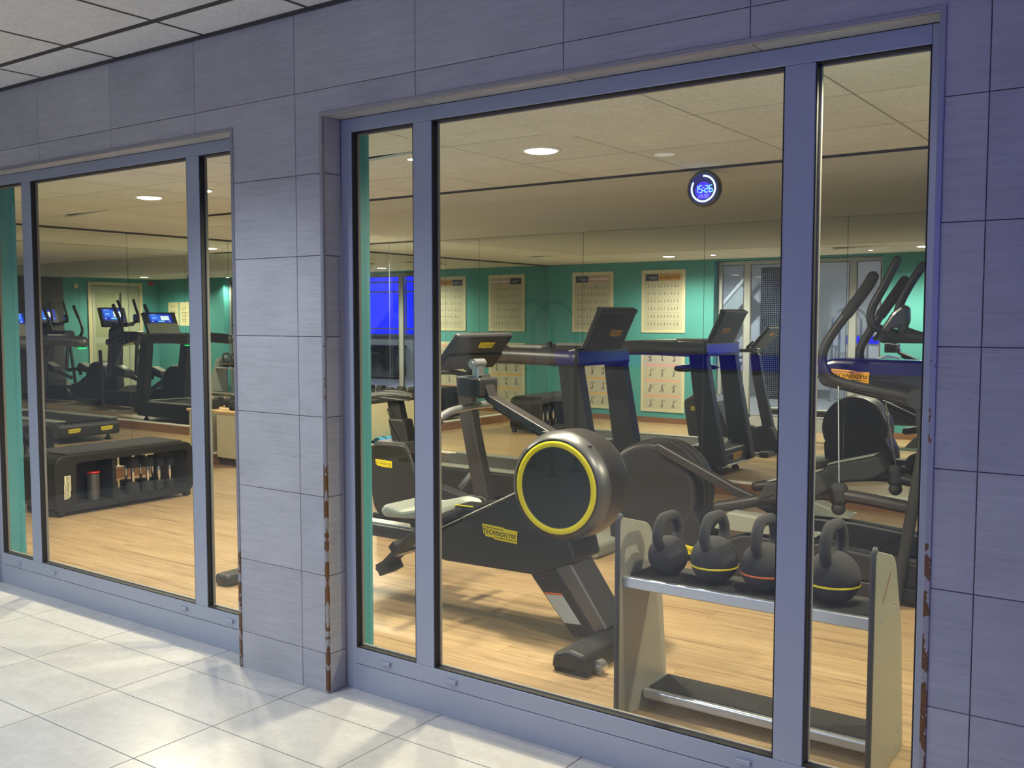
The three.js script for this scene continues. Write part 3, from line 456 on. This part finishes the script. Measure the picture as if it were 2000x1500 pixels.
// ------------------------------------------------------------------ cross trainer with hanging pedals
{
  const t = thing('cross_trainer', 'dark cross trainer with curved handles and round flywheel cover, behind the kettlebell rack', 'cross trainer', 'cross trainers');
  const zc = -2.78, zn = -2.63, zf = -2.93, cx = 0.12, cy = 0.385;
  const fw = part('flywheel_cover', discZ([[0, zn], [0.27, zn], [0.296, zn - 0.012], [0.305, zn - 0.05], [0.305, zf + 0.05], [0.296, zf + 0.012], [0.27, zf], [0, zf]], cx, cy, 64), M.bronze, t);
  part('face', discZ([[0, zn + 0.004], [0.262, zn + 0.004], [0.272, zn - 0.002]], cx, cy, 64), M.black, fw); part('face', discZ([[0, zf - 0.004], [0.262, zf - 0.004], [0.272, zf + 0.002]], cx, cy, 64), M.black, fw);
  for (const s of [1, -1]) part('rim_line', discZ([[0.306, zc + s * 0.05], [0.309, zc + s * 0.045], [0.309, zc + s * 0.03], [0.306, zc + s * 0.025]], cx, cy, 64), M.gunmetal, fw);
  part('flywheel_stand', ext(round([[-0.14, 0.03], [-0.16, 0.25], [0.0, 0.42], [0.35, 0.42], [0.47, 0.2], [0.48, 0.03]], 0.05), zn - 0.005, zf + 0.005, 0.012, 2), M.black, t);
  part('link_arm', ext(round([[0.17, 0.672], [0.2, 0.69], [0.68, 0.482], [0.93, 0.395], [1.3, 0.205], [1.27, 0.15], [0.9, 0.34], [0.66, 0.43], [0.2, 0.635]], 0.012), zn + 0.045, zn - 0.005, 0.01, 2), M.bronze, t);
  part('rear_foot', rb(-0.28, -0.08, 0, 0.085, -3.2, -2.36, 0.025), M.footrest, t);
  part('base_frame', [rb(-0.1, 1.95, 0.03, 0.12, zc - 0.06, zc + 0.06, 0.02), rb(0.55, 1.9, 0.02, 0.1, -2.5, -2.42, 0.015), rb(0.55, 1.9, 0.02, 0.1, -3.14, -3.06, 0.015), rb(1.8, 1.96, 0, 0.09, -3.2, -2.36, 0.02)], M.black, t);
  for (const z of [-2.46, -3.1]) part('side_cover', ext(round([[0.62, 0.1], [0.66, 0.2], [0.8, 0.26], [1.2, 0.265], [1.75, 0.22], [1.88, 0.1]], 0.04), z + 0.045, z - 0.045, 0.015, 2), M.black, t);
  for (const z of [-2.46, -3.1]) part('step_plate', ext(round([[0.63, 0.27], [0.72, 0.375], [0.98, 0.36], [1.2, 0.29]], 0.02), z + 0.06, z - 0.06, 0.012, 2), M.footrest, t);
  // front column, top beam, console
  part('column', ext(round([[1.72, 0.08], [1.92, 0.08], [1.95, 0.7], [1.92, 1.25], [1.72, 1.25], [1.76, 0.7]], 0.04), zc + 0.08, zc - 0.08, 0.025, 3), M.black, t);
  const beam = part('top_beam', ext(round([[1.1, 1.06], [1.09, 1.17], [1.16, 1.205], [1.9, 1.2], [1.9, 0.94], [1.6, 0.96]], 0.04), zc + 0.1, zc - 0.1, 0.025, 3), M.blackGloss, t);
  badge(beam, 0.2, [1.27, 1.115, zc + 0.1005], [0, 0, -0.05], 'orange');
  const c = new THREE.Group(); c.name = 'console'; c.position.set(1.9, 1.43, zc); c.rotation.set(0, 0, -0.35); t.add(c);
  part('shell', rb(-0.025, 0.025, -0.17, 0.17, -0.24, 0.24, 0.02), M.black, c); part('screen', rb(-0.029, -0.024, -0.06, 0.14, -0.19, 0.19, 0.001, 1), uiMat, c); part('neck', rb(-0.02, 0.05, -0.3, -0.12, -0.05, 0.05, 0.012), M.graphite, c);
  const arms = [[-2.5, 1.0, [[1.66, 1.025], [1.45, 1.06], [1.29, 1.09], [1.215, 1.125], [1.18, 1.19], [1.19, 1.265], [1.232, 1.345], [1.3, 1.44], [1.39, 1.565], [1.425, 1.625]]], [-3.06, 1.0, [[1.56, 1.035], [1.42, 1.07], [1.315, 1.095], [1.244, 1.137], [1.21, 1.2], [1.215, 1.26], [1.25, 1.325], [1.32, 1.44], [1.4, 1.56], [1.44, 1.62]]]];
  arms.forEach(([z, , p], i) => {
    const a = part('moving_handle', tube(p.map((q) => [q[0], q[1], z]), 0.024, 70, 14), M.graphite, t);
    const n = p.length; part('hand_grip', tube(p.slice(n - 3).map((q) => [q[0], q[1], z]), 0.029, 20, 14), M.rubber, a);
    part('pivot', [rod([p[0][0], p[0][1], z - 0.05], [p[0][0], p[0][1], z + 0.04], 0.05, 24), rod([p[0][0], p[0][1], z - 0.2 * Math.sign(z - zc)], [p[0][0], p[0][1], z], 0.03, 16)], M.graphite, a);
    part('link', bar([p[0][0], p[0][1], z], [p[0][0] + 0.06, 0.47, z], 0.05, 0.04), M.black, t);
    const y0 = i ? 0.6 : 0.565, px = i ? 1.42 : 1.28;
    part('pedal_arm', [tube([[0.62, y0 - 0.19, z], [px - 0.1, y0 - 0.06, z], [1.68, 0.48, z]], 0.032, 24, 14)], M.bronze, t);
    part('hanging_cord', rod([px - 0.045, 1.07, z + (i ? 0.14 : -0.1)], [px, y0, z], 0.0035, 8), M.silver, t);
    const k = part('cord_block', [rb(px - 0.045, px + 0.045, y0 - 0.11, y0 + 0.01, z - 0.04, z + 0.04, 0.035), new THREE.SphereGeometry(0.036, 20, 12).translate(px, y0 - 0.125, z)], M.rubber, t);
    part('pedal', ext(round([[px - 0.42, y0 - 0.13], [px - 0.36, y0 - 0.02], [px - 0.08, y0 + 0.06], [px - 0.03, y0 - 0.02], [px - 0.1, y0 - 0.07]], 0.02), z + 0.09, z - 0.09, 0.012, 2), M.rubber, t);
    part('pedal_tread', bar([px - 0.36, y0 - 0.012, z], [px - 0.1, y0 + 0.062, z], 0.13, 0.008), M.footrest, t);
  });
  part('fixed_handle', tube([[1.75, 1.3, -2.74], [1.55, 1.33, -2.68], [1.43, 1.36, -2.66], [1.378, 1.395, -2.66], [1.38, 1.47, -2.66], [1.436, 1.58, -2.66], [1.498, 1.713, -2.66]], 0.022, 50, 14), M.graphite, t);
  part('fixed_handle', tube([[1.75, 1.3, -2.82], [1.56, 1.33, -2.88], [1.46, 1.38, -2.9], [1.452, 1.47, -2.9], [1.501, 1.585, -2.9], [1.567, 1.693, -2.9]], 0.022, 50, 14), M.graphite, t);
  part('arm_pad', ext(round([[1.44, 1.355], [1.5, 1.452], [1.548, 1.49], [1.582, 1.472], [1.586, 1.41], [1.56, 1.335], [1.532, 1.335], [1.538, 1.4], [1.5, 1.37], [1.48, 1.335]], 0.014), -2.57, -2.63, 0.02, 3), M.blackGloss, t);
  part('console_mast', rb(1.4, 1.92, 1.29, 1.345, zc - 0.07, zc + 0.07, 0.02), M.black, t); part('mast_post', rb(1.76, 1.9, 1.18, 1.32, zc - 0.06, zc + 0.06, 0.02), M.black, t);
  part('front_strut', rod([1.72, 0.9, -2.42], [1.6, 0.02, -2.38], 0.028, 18), M.graphite, t); part('front_strut', rod([1.72, 0.9, -3.14], [1.6, 0.02, -3.18], 0.028, 18), M.graphite, t);
  badge(t, 0.17, [0.36, 0.075, zn + 0.001]);
  const u = t.clone(); u.name = numbered('cross_trainer'); u.position.set(2.27, 0, 0.1); u.userData = { label: 'dark cross trainer with curved handles beside the brown panel of the end wall', category: 'cross trainer', group: 'cross trainers' }; scene.add(u);
}

// ------------------------------------------------------------------ kettlebell rack and kettlebells
{
  const t = thing('kettlebell_rack', 'two-shelf metal kettlebell rack with tapered side panels against the glazed screen', 'rack');
  const prof = round([[-0.385, 0.002], [-0.39, 0.735], [-0.6, 0.68], [-0.63, 0.655], [-0.72, 0.42], [-0.775, 0.002]], 0.03);
  for (const [x, n] of [[1.165, 0], [2.025, 1]]) {
    const g = ext(prof.map(([z, y]) => [z, y]), 0.006, -0.006, 0.002, 1); g.rotateY(-Math.PI / 2);           // (z, y) outline turned into the YZ plane
    g.translate(x, 0, 0); const p = part('side_panel', g, M.rackSheet, t);
    part('edge_strip', tube([[x, 0.01, -0.386], [x, 0.3, -0.3875], [x, 0.6, -0.389], [x, 0.715, -0.392], [x, 0.733, -0.41]], 0.009, 30, 10), M.rackEdge, p);
    for (const [y, z] of n ? [[0.5, -0.47], [0.52, -0.61], [0.06, -0.6], [0.075, -0.72]] : []) { const b = new THREE.SphereGeometry(0.007, 12, 8); b.scale(0.5, 1, 1); b.translate(x + 0.007, y, z); part('bolt', b, M.chrome, p); }
    if (n) { const lg = new THREE.PlaneGeometry(0.14, 0.035), lt = paint(256, 64, (c, w, h) => { c.clearRect(0, 0, w, h); c.fillStyle = '#a5382a'; c.font = 'italic 44px sans-serif'; c.textBaseline = 'middle'; c.fillText('Lacertosus', 6, h / 2, w - 12); }); lg.rotateZ(0.75); lg.rotateY(Math.PI / 2); lg.translate(x + 0.0068, 0.6, -0.53); part('printed_name', lg, std({ map: lt, roughness: 0.5, transparent: true }), p); }
  }
  for (const [y, za, zb, nm] of [[0.522, -0.425, -0.655, 0], [0.075, -0.575, -0.765, 1]]) {
    const s = part('shelf', rb(1.171, 2.019, y - 0.034, y - 0.004, zb, za, 0.008), M.steelRail, t);
    part('front_lip', rb(1.171, 2.019, y - 0.04, y - 0.001, za - 0.012, za + 0.01, nm ? 0.011 : 0.005), M.steelRail, s);
    part('rubber_mat', rb(1.185, 2.005, y - 0.005, y, zb + 0.012, za - 0.02, 0.002), M.shelfMat, s);
  }
}
function kettlebell(x, r, top, turn, label, band) {
  const t = thing('kettlebell', label, 'kettlebell', 'kettlebells on the upper shelf', [x, 0.5225, -0.53]);
  const cy = r * 0.94, prof = []; for (let i = 0; i <= 22; i++) { const a = -Math.PI / 2 + i / 22 * Math.PI, y = cy + Math.sin(a) * r; prof.push([Math.max(0.0001, Math.cos(a) * r), Math.max(0, y)]); }
  const body = part('bell', lathe(prof, 0, 0, 0, 40), M.rubber, t);
  if (band) part('colour_band', lathe([[r * 0.985, cy - r * 0.26], [r * 1.0, cy - r * 0.24], [r * 1.0, cy - r * 0.19], [r * 0.97, cy - r * 0.17]], 0, 0, 0, 40), band, body);
  const w = 0.068, h = top - 0.5225 - 0.018;
  const hg = tube([[-w * 0.8, cy + r * 0.55, 0], [-w * 1.05, cy + r * 1.0, 0], [-w * 0.98, h - 0.035, 0], [-w * 0.6, h - 0.003, 0], [0, h, 0], [w * 0.6, h - 0.003, 0], [w * 0.98, h - 0.035, 0], [w * 1.05, cy + r * 1.0, 0], [w * 0.8, cy + r * 0.55, 0]], 0.0185, 60, 16, 0.4);
  part('handle', hg, M.rubber, t); t.rotation.y = turn;
}
kettlebell(1.288, 0.07, 0.745, 1.5, 'smallest black kettlebell without a colour band, beside the rack side facing the rower', null);
kettlebell(1.462, 0.081, 0.765, 1.5, 'yellow-banded black kettlebell standing next to the smallest one', M.yellow);
kettlebell(1.642, 0.082, 0.775, 1.5, 'orange-banded black kettlebell on the rack', M.orange);
kettlebell(1.866, 0.084, 0.785, 1.5, 'largest yellow-banded black kettlebell next to the rack end with the printed name', M.yellow);

// ------------------------------------------------------------------ training bench with dumbbells
{
  const t = thing('training_bench', 'long black tunnel-shaped bench with open sides, in front of the end mirrors', 'bench');
  const outer = round([[1.17, 0.03], [1.17, 0.44], [2.33, 0.44], [2.33, 0.03]], 0.09, 8), inner = round([[1.32, 0.06], [1.32, 0.39], [2.285, 0.39], [2.285, 0.06]], 0.05, 8);
  const g = ext(outer, 0.225, -0.225, 0.01, 2, [inner]); g.rotateY(Math.PI / 2); g.translate(-4.03, 0, 0);            // outline x becomes -z
  part('shell', g, M.black, t);
  part('seat_pad', rb(-4.24, -3.82, 0.435, 0.452, -2.24, -1.26, 0.01), M.rubber, t);
  part('divider', rb(-4.24, -3.82, 0.058, 0.392, -1.66, -1.63, 0.004), M.black, t); part('storage_box', rb(-4.22, -3.99, 0.0755, 0.392, -1.6, -1.4, 0.006), M.black, t);
  part('floor_tray', rb(-4.24, -3.81, 0.055, 0.075, -2.28, -1.33, 0.006), M.graphite, t);
  for (const [x, z] of [[-3.84, -1.22], [-4.22, -1.22], [-3.84, -2.28], [-4.22, -2.28]]) part('caster', rod([x, 0.03, z - 0.02], [x, 0.03, z + 0.02], 0.03, 18), M.rubber, t);
  const b = badge(t, 0.17, [-3.8045, 0.21, -1.262], [0, Math.PI / 2, Math.PI / 2], 'white');
}
solo('foam_roller', 'short grey foam roller with a red end standing inside the bench', 'roller', lathe([[0, 0], [0.042, 0], [0.045, 0.006], [0.045, 0.19], [0.04, 0.196], [0, 0.196]], -3.9, 0.0755, -1.52, 28), M.gunmetal);
solo('roller_cap', 'thin red disc lying on the foam roller', 'disc', lathe([[0, 0], [0.046, 0], [0.046, 0.014], [0, 0.016]], -3.9, 0.2716, -1.52, 28), M.red);
for (const [row, x, zs] of [['front', -3.92, [-1.86, -1.99, -2.09, -2.19]], ['back', -4.12, [-1.8, -1.93, -2.06, -2.17]]]) zs.forEach((z, i) => {
  const s = [1, 0.94, 0.86, 0.8][i], y0 = 0.076, t = thing('dumbbell', `black-headed chrome dumbbell standing upright in the bench, ${row} row, ${['heaviest', 'second heaviest', 'second lightest', 'lightest'][i]}`, 'dumbbell', 'dumbbells in the bench', [x, y0, z]);
  const hr = 0.05 * s, hh = 0.075 * s, L = 0.12;
  const head = (y) => new THREE.CylinderGeometry(hr, hr, hh, 8).translate(0, y + hh / 2, 0);
  part('head', head(0), M.rubber, t); part('head', head(hh + L), M.rubber, t);
  part('handle', lathe([[0.012, hh], [0.012, hh + 0.02], [0.017, hh + 0.035], [0.013, hh + 0.048], [0.0165, hh + 0.06], [0.013, hh + 0.072], [0.017, hh + 0.085], [0.012, hh + 0.1], [0.012, hh + L]], 0, 0, 0, 16), M.chrome, t);
});

// ------------------------------------------------------------------ cream cabinet in the mirrored corner
{
  const t = thing('low_cabinet', 'low cream cabinet with two doors in the mirrored corner', 'cabinet');
  part('body', rb(-5.02, -4.66, 0.07, 0.5, -4.62, -3.5, 0.006), M.cream, t); part('plinth', bx(-5.0, -4.7, 0, 0.072, -4.6, -3.52), M.darkBrown, t); part('top', rb(-5.025, -4.64, 0.5, 0.525, -4.64, -3.48, 0.006), M.pine, t);
  for (const [a, b] of [[-4.61, -4.07], [-4.05, -3.51]]) { const d = part('door', rb(-4.662, -4.645, 0.08, 0.495, a, b, 0.004), M.cream, t); part('knob', new THREE.SphereGeometry(0.014, 14, 10).translate(-4.636, 0.4, a < -4.2 ? b - 0.05 : a + 0.05), M.gasket, d); }
}
for (const [z, what] of [[-3.62, 'over the cabinet end'], [-3.82, 'over the middle of the cabinet']]) {
  const t = thing('dumbbell', 'short black dumbbell lying on the cream cabinet ' + what, 'dumbbell', 'dumbbells on the cabinet', [-4.8, 0.5255, z]);
  part('head', new THREE.CylinderGeometry(0.055, 0.055, 0.08, 6).rotateZ(Math.PI / 2).translate(-0.09, 0.048, 0), M.rubber, t); part('head', new THREE.CylinderGeometry(0.055, 0.055, 0.08, 6).rotateZ(Math.PI / 2).translate(0.09, 0.048, 0), M.rubber, t);
  part('handle', rod([-0.06, 0.048, 0], [0.06, 0.048, 0], 0.014), M.chrome, t);
}
solo('exercise_ball', 'olive green exercise ball resting on the cream cabinet in the corner', 'ball', new THREE.SphereGeometry(0.13, 32, 20).translate(-4.82, 0.654, -4.4), M.ballGreen);
{
  const t = thing('rolled_mat', 'rolled light blue exercise mat lying on the floor beside the cabinet', 'mat', null, [-4.55, 0.062, -4.1]);
  const pts = []; for (let i = 0; i <= 90; i++) { const a = i / 90 * Math.PI * 7, r = 0.018 + 0.042 * i / 90; pts.push([Math.cos(a) * r, Math.sin(a) * r]); }
  const back = pts.slice().reverse().map(([x, y]) => { const l = Math.hypot(x, y) || 1; return [x - x / l * 0.0045, y - y / l * 0.0045]; });
  const g = ext([...pts, ...back], 0.3, -0.3, 0.0, 1); part('roll', g, M.blueMat, t);
  part('strap', [-0.2, 0.2].map((z) => new THREE.TorusGeometry(0.0615, 0.003, 8, 30).translate(0, 0, z)), M.rubber, t);
}

// ------------------------------------------------------------------ clock under the soffit edge
{
  const t = thing('digital_clock', 'round digital clock glowing blue-white and showing 15:26, hung below the gym ceiling', 'clock', null, [0.68, 2.076, -2.12]);
  part('case', discZ([[0, -0.03], [0.084, -0.03], [0.091, -0.022], [0.091, 0.0], [0.086, 0.008], [0.078, 0.008], [0.076, 0.003], [0, 0.003]], 0, 0, 56), M.gunmetal, t);
  part('hook', rb(-0.008, 0.008, 0.085, 0.0925, -0.025, -0.005, 0.002), M.graphite, t);
  const ct = paint(512, 512, (c, w) => {
    c.fillStyle = '#1a1848'; c.fillRect(0, 0, w, w); c.fillStyle = '#3328b4'; c.beginPath(); c.arc(256, 290, 150, 0, 7); c.fill();
    c.strokeStyle = '#c8fbff'; c.lineWidth = 30; c.lineCap = 'round'; c.beginPath(); c.arc(256, 256, 214, -Math.PI / 2 + 0.02, Math.PI + 0.5); c.stroke();
    const seg = { 0: 'abcdef', 1: 'bc', 2: 'abged', 5: 'afgcd', 6: 'afgedc', 9: 'abfgcd' };
    const digit = (d, x, y, s, col) => { c.strokeStyle = col; c.lineWidth = s * 0.2; c.lineCap = 'round'; const P = { a: [0, 0, 1, 0], b: [1, 0, 1, 1], c: [1, 1, 1, 2], d: [0, 2, 1, 2], e: [0, 1, 0, 2], f: [0, 0, 0, 1], g: [0, 1, 1, 1] }; for (const k of seg[d]) { const q = P[k], m = 0.12; const dx = q[2] - q[0], dy = q[3] - q[1]; c.beginPath(); c.moveTo(x + (q[0] + dx * m) * s, y + (q[1] + dy * m) * s); c.lineTo(x + (q[2] - dx * m) * s, y + (q[3] - dy * m) * s); c.stroke(); } };
    digit(1, 96, 206, 56, '#7df4ff'); digit(5, 176, 206, 56, '#7df4ff'); digit(2, 282, 206, 56, '#7df4ff'); digit(6, 364, 206, 56, '#7df4ff');
    c.fillStyle = '#9ff8ff'; c.fillRect(250, 232, 14, 14); c.fillRect(250, 284, 14, 14);
    digit(2, 168, 356, 28, '#8f8cff'); digit(9, 212, 356, 28, '#8f8cff'); digit(9, 278, 356, 28, '#8f8cff'); digit(0, 322, 356, 28, '#8f8cff'); c.fillStyle = '#b0aeff'; c.fillRect(254, 380, 9, 9);
  });
  const f = new THREE.CircleGeometry(0.0765, 56); f.translate(0, 0, 0.0045);
  part('display', f, std({ color: 0x000000, emissive: 0xffffff, emissiveMap: ct, emissiveIntensity: 2.2, roughness: 0.25 }), t).userData.label = 'dark display with glowing digits 15:26 and a ring';
  const l = new THREE.PointLight(lin(0.5, 0.8, 1), 0.002); l.position.set(0, 0, 0.06); t.add(l);
}

// ------------------------------------------------------------------ exercise posters on the teal wall
function poster(x0, x1, y0, y1, label, head, kind) {
  const tx = paint(384, 512, (c, w, h) => {
    c.fillStyle = '#c6c3a8'; c.fillRect(0, 0, w, h); c.fillStyle = '#b2af9f'; c.fillRect(16, 16, w - 32, h - 32);
    const fig = (x, y, s) => { c.strokeStyle = '#3a3c44'; c.fillStyle = '#3a3c44'; c.lineWidth = s * 0.16; c.beginPath(); c.arc(x, y - s * 0.8, s * 0.16, 0, 7); c.fill(); const b = rr(-0.3, 0.3); c.beginPath(); c.moveTo(x, y - s * 0.6); c.lineTo(x + b * s, y); c.lineTo(x + rr(-0.4, 0.1) * s, y + s * 0.6); c.moveTo(x + b * s, y); c.lineTo(x + rr(0, 0.5) * s, y + s * 0.6); c.moveTo(x, y - s * 0.5); c.lineTo(x + rr(-0.6, 0.6) * s, y - rr(-0.2, 0.6) * s); c.stroke(); };
    if (kind === 'upper') {
      c.fillStyle = head; c.fillRect(30, 26, 200, 56); c.fillStyle = '#2b2f4a'; c.fillRect(234, 26, 120, 56); c.fillStyle = '#8d90a8'; c.fillRect(250, 48, 80, 8); c.fillRect(250, 62, 54, 5);
      if (head === '#b98a2c') { c.fillStyle = '#4a3a18'; c.font = 'bold 30px sans-serif'; c.textBaseline = 'middle'; c.fillText('KETTLEBELLS', 38, 56, 184); } else { c.fillStyle = '#dcd2dc'; for (let i = 0; i < 11; i++) c.fillRect(40 + i * 16, 44, 10, 20); }
      for (let r = 0; r < 6; r++) { c.fillStyle = '#8f8c7c'; c.fillRect(34, 94 + r * 64, w - 68, 2); for (let k = 0; k < 10; k++) fig(56 + k * 30 + rr(-3, 3), 128 + r * 64, 18); }
    } else {
      for (let r = 0; r < 4; r++) { c.fillStyle = head; c.fillRect(28, 20 + r * 122, w - 56, 14); for (let k = 0; k < 3; k++) { fig(84 + k * 108, 96 + r * 122, rr(30, 40)); c.fillStyle = '#77766c'; for (let q = 0; q < 3; q++) c.fillRect(50 + k * 108, 56 + r * 122 + q * 6, 30, 2); } }
    }
  });
  const t = thing('exercise_poster', label, 'poster', 'exercise posters');
  const b = part('frame', rb(x0, x1, y0, y1, ZF - 0.012, ZF, 0.004, 2), M.paper, t), g = new THREE.PlaneGeometry(x1 - x0 - 0.03, y1 - y0 - 0.03); g.rotateY(Math.PI); g.translate((x0 + x1) / 2, (y0 + y1) / 2, ZF - 0.0128);
  part('print', g, std({ map: tx, roughness: 0.6 }), b);
}
poster(-3.53, -2.88, 1.22, 2.065, 'orange-headed exercise chart, upper poster nearer the glazed screen', '#b98a2c', 'upper');
poster(-4.64, -3.97, 1.22, 2.065, 'mauve-headed exercise chart, upper poster nearer the mirrored corner', '#a9929f', 'upper');
poster(-3.53, -2.88, 0.15, 1.05, 'pink-banded exercise chart, lower poster nearer the glazed screen', '#d59a8a', 'lower');
poster(-4.64, -3.97, 0.15, 1.05, 'orange-banded exercise chart, lower poster nearer the mirrored corner', '#d3a34c', 'lower');

// ------------------------------------------------------------------ far side of the hall (seen in the mirrors)
{
  const t = thing('stair_flight', 'pale open-tread stair flight on the far side of the hall', 'stairs');
  for (let i = 0; i < 5; i++) part('tread', rb(-4.9, -4.05, 0.12 + i * 0.17, 0.165 + i * 0.17, 4.25 + i * 0.12, 4.6 + i * 0.12, 0.006), M.step, t);
  for (const x of [-4.93, -4.04]) part('stringer', bar([x, 0.02, 4.2], [x, 0.9, 4.98], 0.04, 0.2), M.grey, t);
  part('handrail', [rod([-4.62, 1.55, 4.75], [-4.05, 2.18, 4.75], 0.035), rod([-4.62, 0.3, 4.75], [-4.62, 1.55, 4.75], 0.02), rod([-4.05, 0.7, 4.75], [-4.05, 2.18, 4.75], 0.02)], M.white, t);
  part('guard_panel', bar([-4.58, 1.36, 4.76], [-4.08, 1.92, 4.76], 0.008, 0.24), M.lightGrey, t);
}
{
  const t = thing('perforated_screen', 'tall black perforated metal screen standing in the hall', 'screen'), x0 = -3.72, x1 = -3.3, y0 = 0.03, y1 = 2.3, z = 4.6, n = 12, m = 62, bars = [];
  for (let i = 0; i <= n; i++) bars.push(bx(x0 + (x1 - x0) * i / n - 0.011, x0 + (x1 - x0) * i / n + 0.011, y0, y1, z - 0.004, z + 0.004));
  for (let j = 0; j <= m; j++) bars.push(bx(x0, x1, y0 + (y1 - y0) * j / m - 0.011, y0 + (y1 - y0) * j / m + 0.011, z - 0.004, z + 0.004));
  part('mesh', bars, M.screenBlack, t); part('foot', rb(x0, x1, 0, 0.03, z - 0.15, z + 0.15, 0.006), M.screenBlack, t);
}
for (const [i, z] of [[0, 4.55], [1, 4.95]]) {
  const t = thing('grab_rail', i ? 'arched steel grab rail, nearer the far hall wall' : 'arched steel grab rail, nearer the glazed screens', 'rail', 'arched grab rails');
  const p = []; for (let k = 0; k <= 12; k++) { const a = Math.PI - k / 12 * Math.PI; p.push([-2.2 + 0.24 * Math.cos(a), 1.33 + 0.24 * Math.sin(a), z]); }
  part('arch', tube([[-2.44, 0.02, z], [-2.44, 0.7, z], ...p, [-1.96, 0.7, z], [-1.96, 0.02, z]], 0.022, 90, 12), M.poolRail, t);
  for (const x of [-2.44, -1.96]) part('floor_flange', lathe([[0, 0], [0.05, 0], [0.05, 0.012], [0.025, 0.02]], x, 0, z, 20), M.poolRail, t);
}
{
  const t = thing('balustrade', 'low pale balustrade with a steel top rail on the far side of the hall', 'railing');
  part('top_rail', rod([-3.2, 0.92, 5.08], [-2.5, 0.92, 5.08], 0.025), M.chrome, t); for (const y of [0.15, 0.4, 0.65]) part('board', rb(-3.2, -2.5, y, y + 0.2, 5.06, 5.1, 0.006), M.step, t);
  for (const x of [-3.17, -2.53]) part('post', rod([x, 0, 5.08], [x, 0.92, 5.08], 0.022), M.chrome, t);
}
{
  const t = struct('trim_3', null, null, 'long glowing blue light strip along the far hall wall', 'light strip');
  const on = std({ color: 0x000000, emissive: POOL_BLUE, emissiveIntensity: STRIP_NITS });
  part('channel', rb(-2.4, 1.15, 0.955, 1.125, CZ - 0.02, CZ, 0.004), M.alu, t); part('diffuser', rb(-2.38, 1.13, 0.975, 1.105, CZ - 0.03, CZ - 0.019, 0.004), on, t);
  const l = new THREE.RectAreaLight(POOL_BLUE, STRIP_NITS, 3.5, 0.13); l.position.set(-0.625, 1.04, CZ - 0.035); l.lookAt(-0.625, 1.04, 0); scene.add(l);
}
{
  const t = thing('storage_chest', 'dark low storage chest under the blue window', 'chest');
  part('body', rb(2.5, 3.6, 0.04, 0.72, 4.7, 5.14, 0.015), M.screenBlack, t); part('lid', rb(2.48, 3.62, 0.72, 0.78, 4.68, 5.16, 0.012), M.graphite, t); part('handle', rod([2.95, 0.6, 4.69], [3.15, 0.6, 4.69], 0.01), M.silver, t);
}

renderer.render(scene, camera);
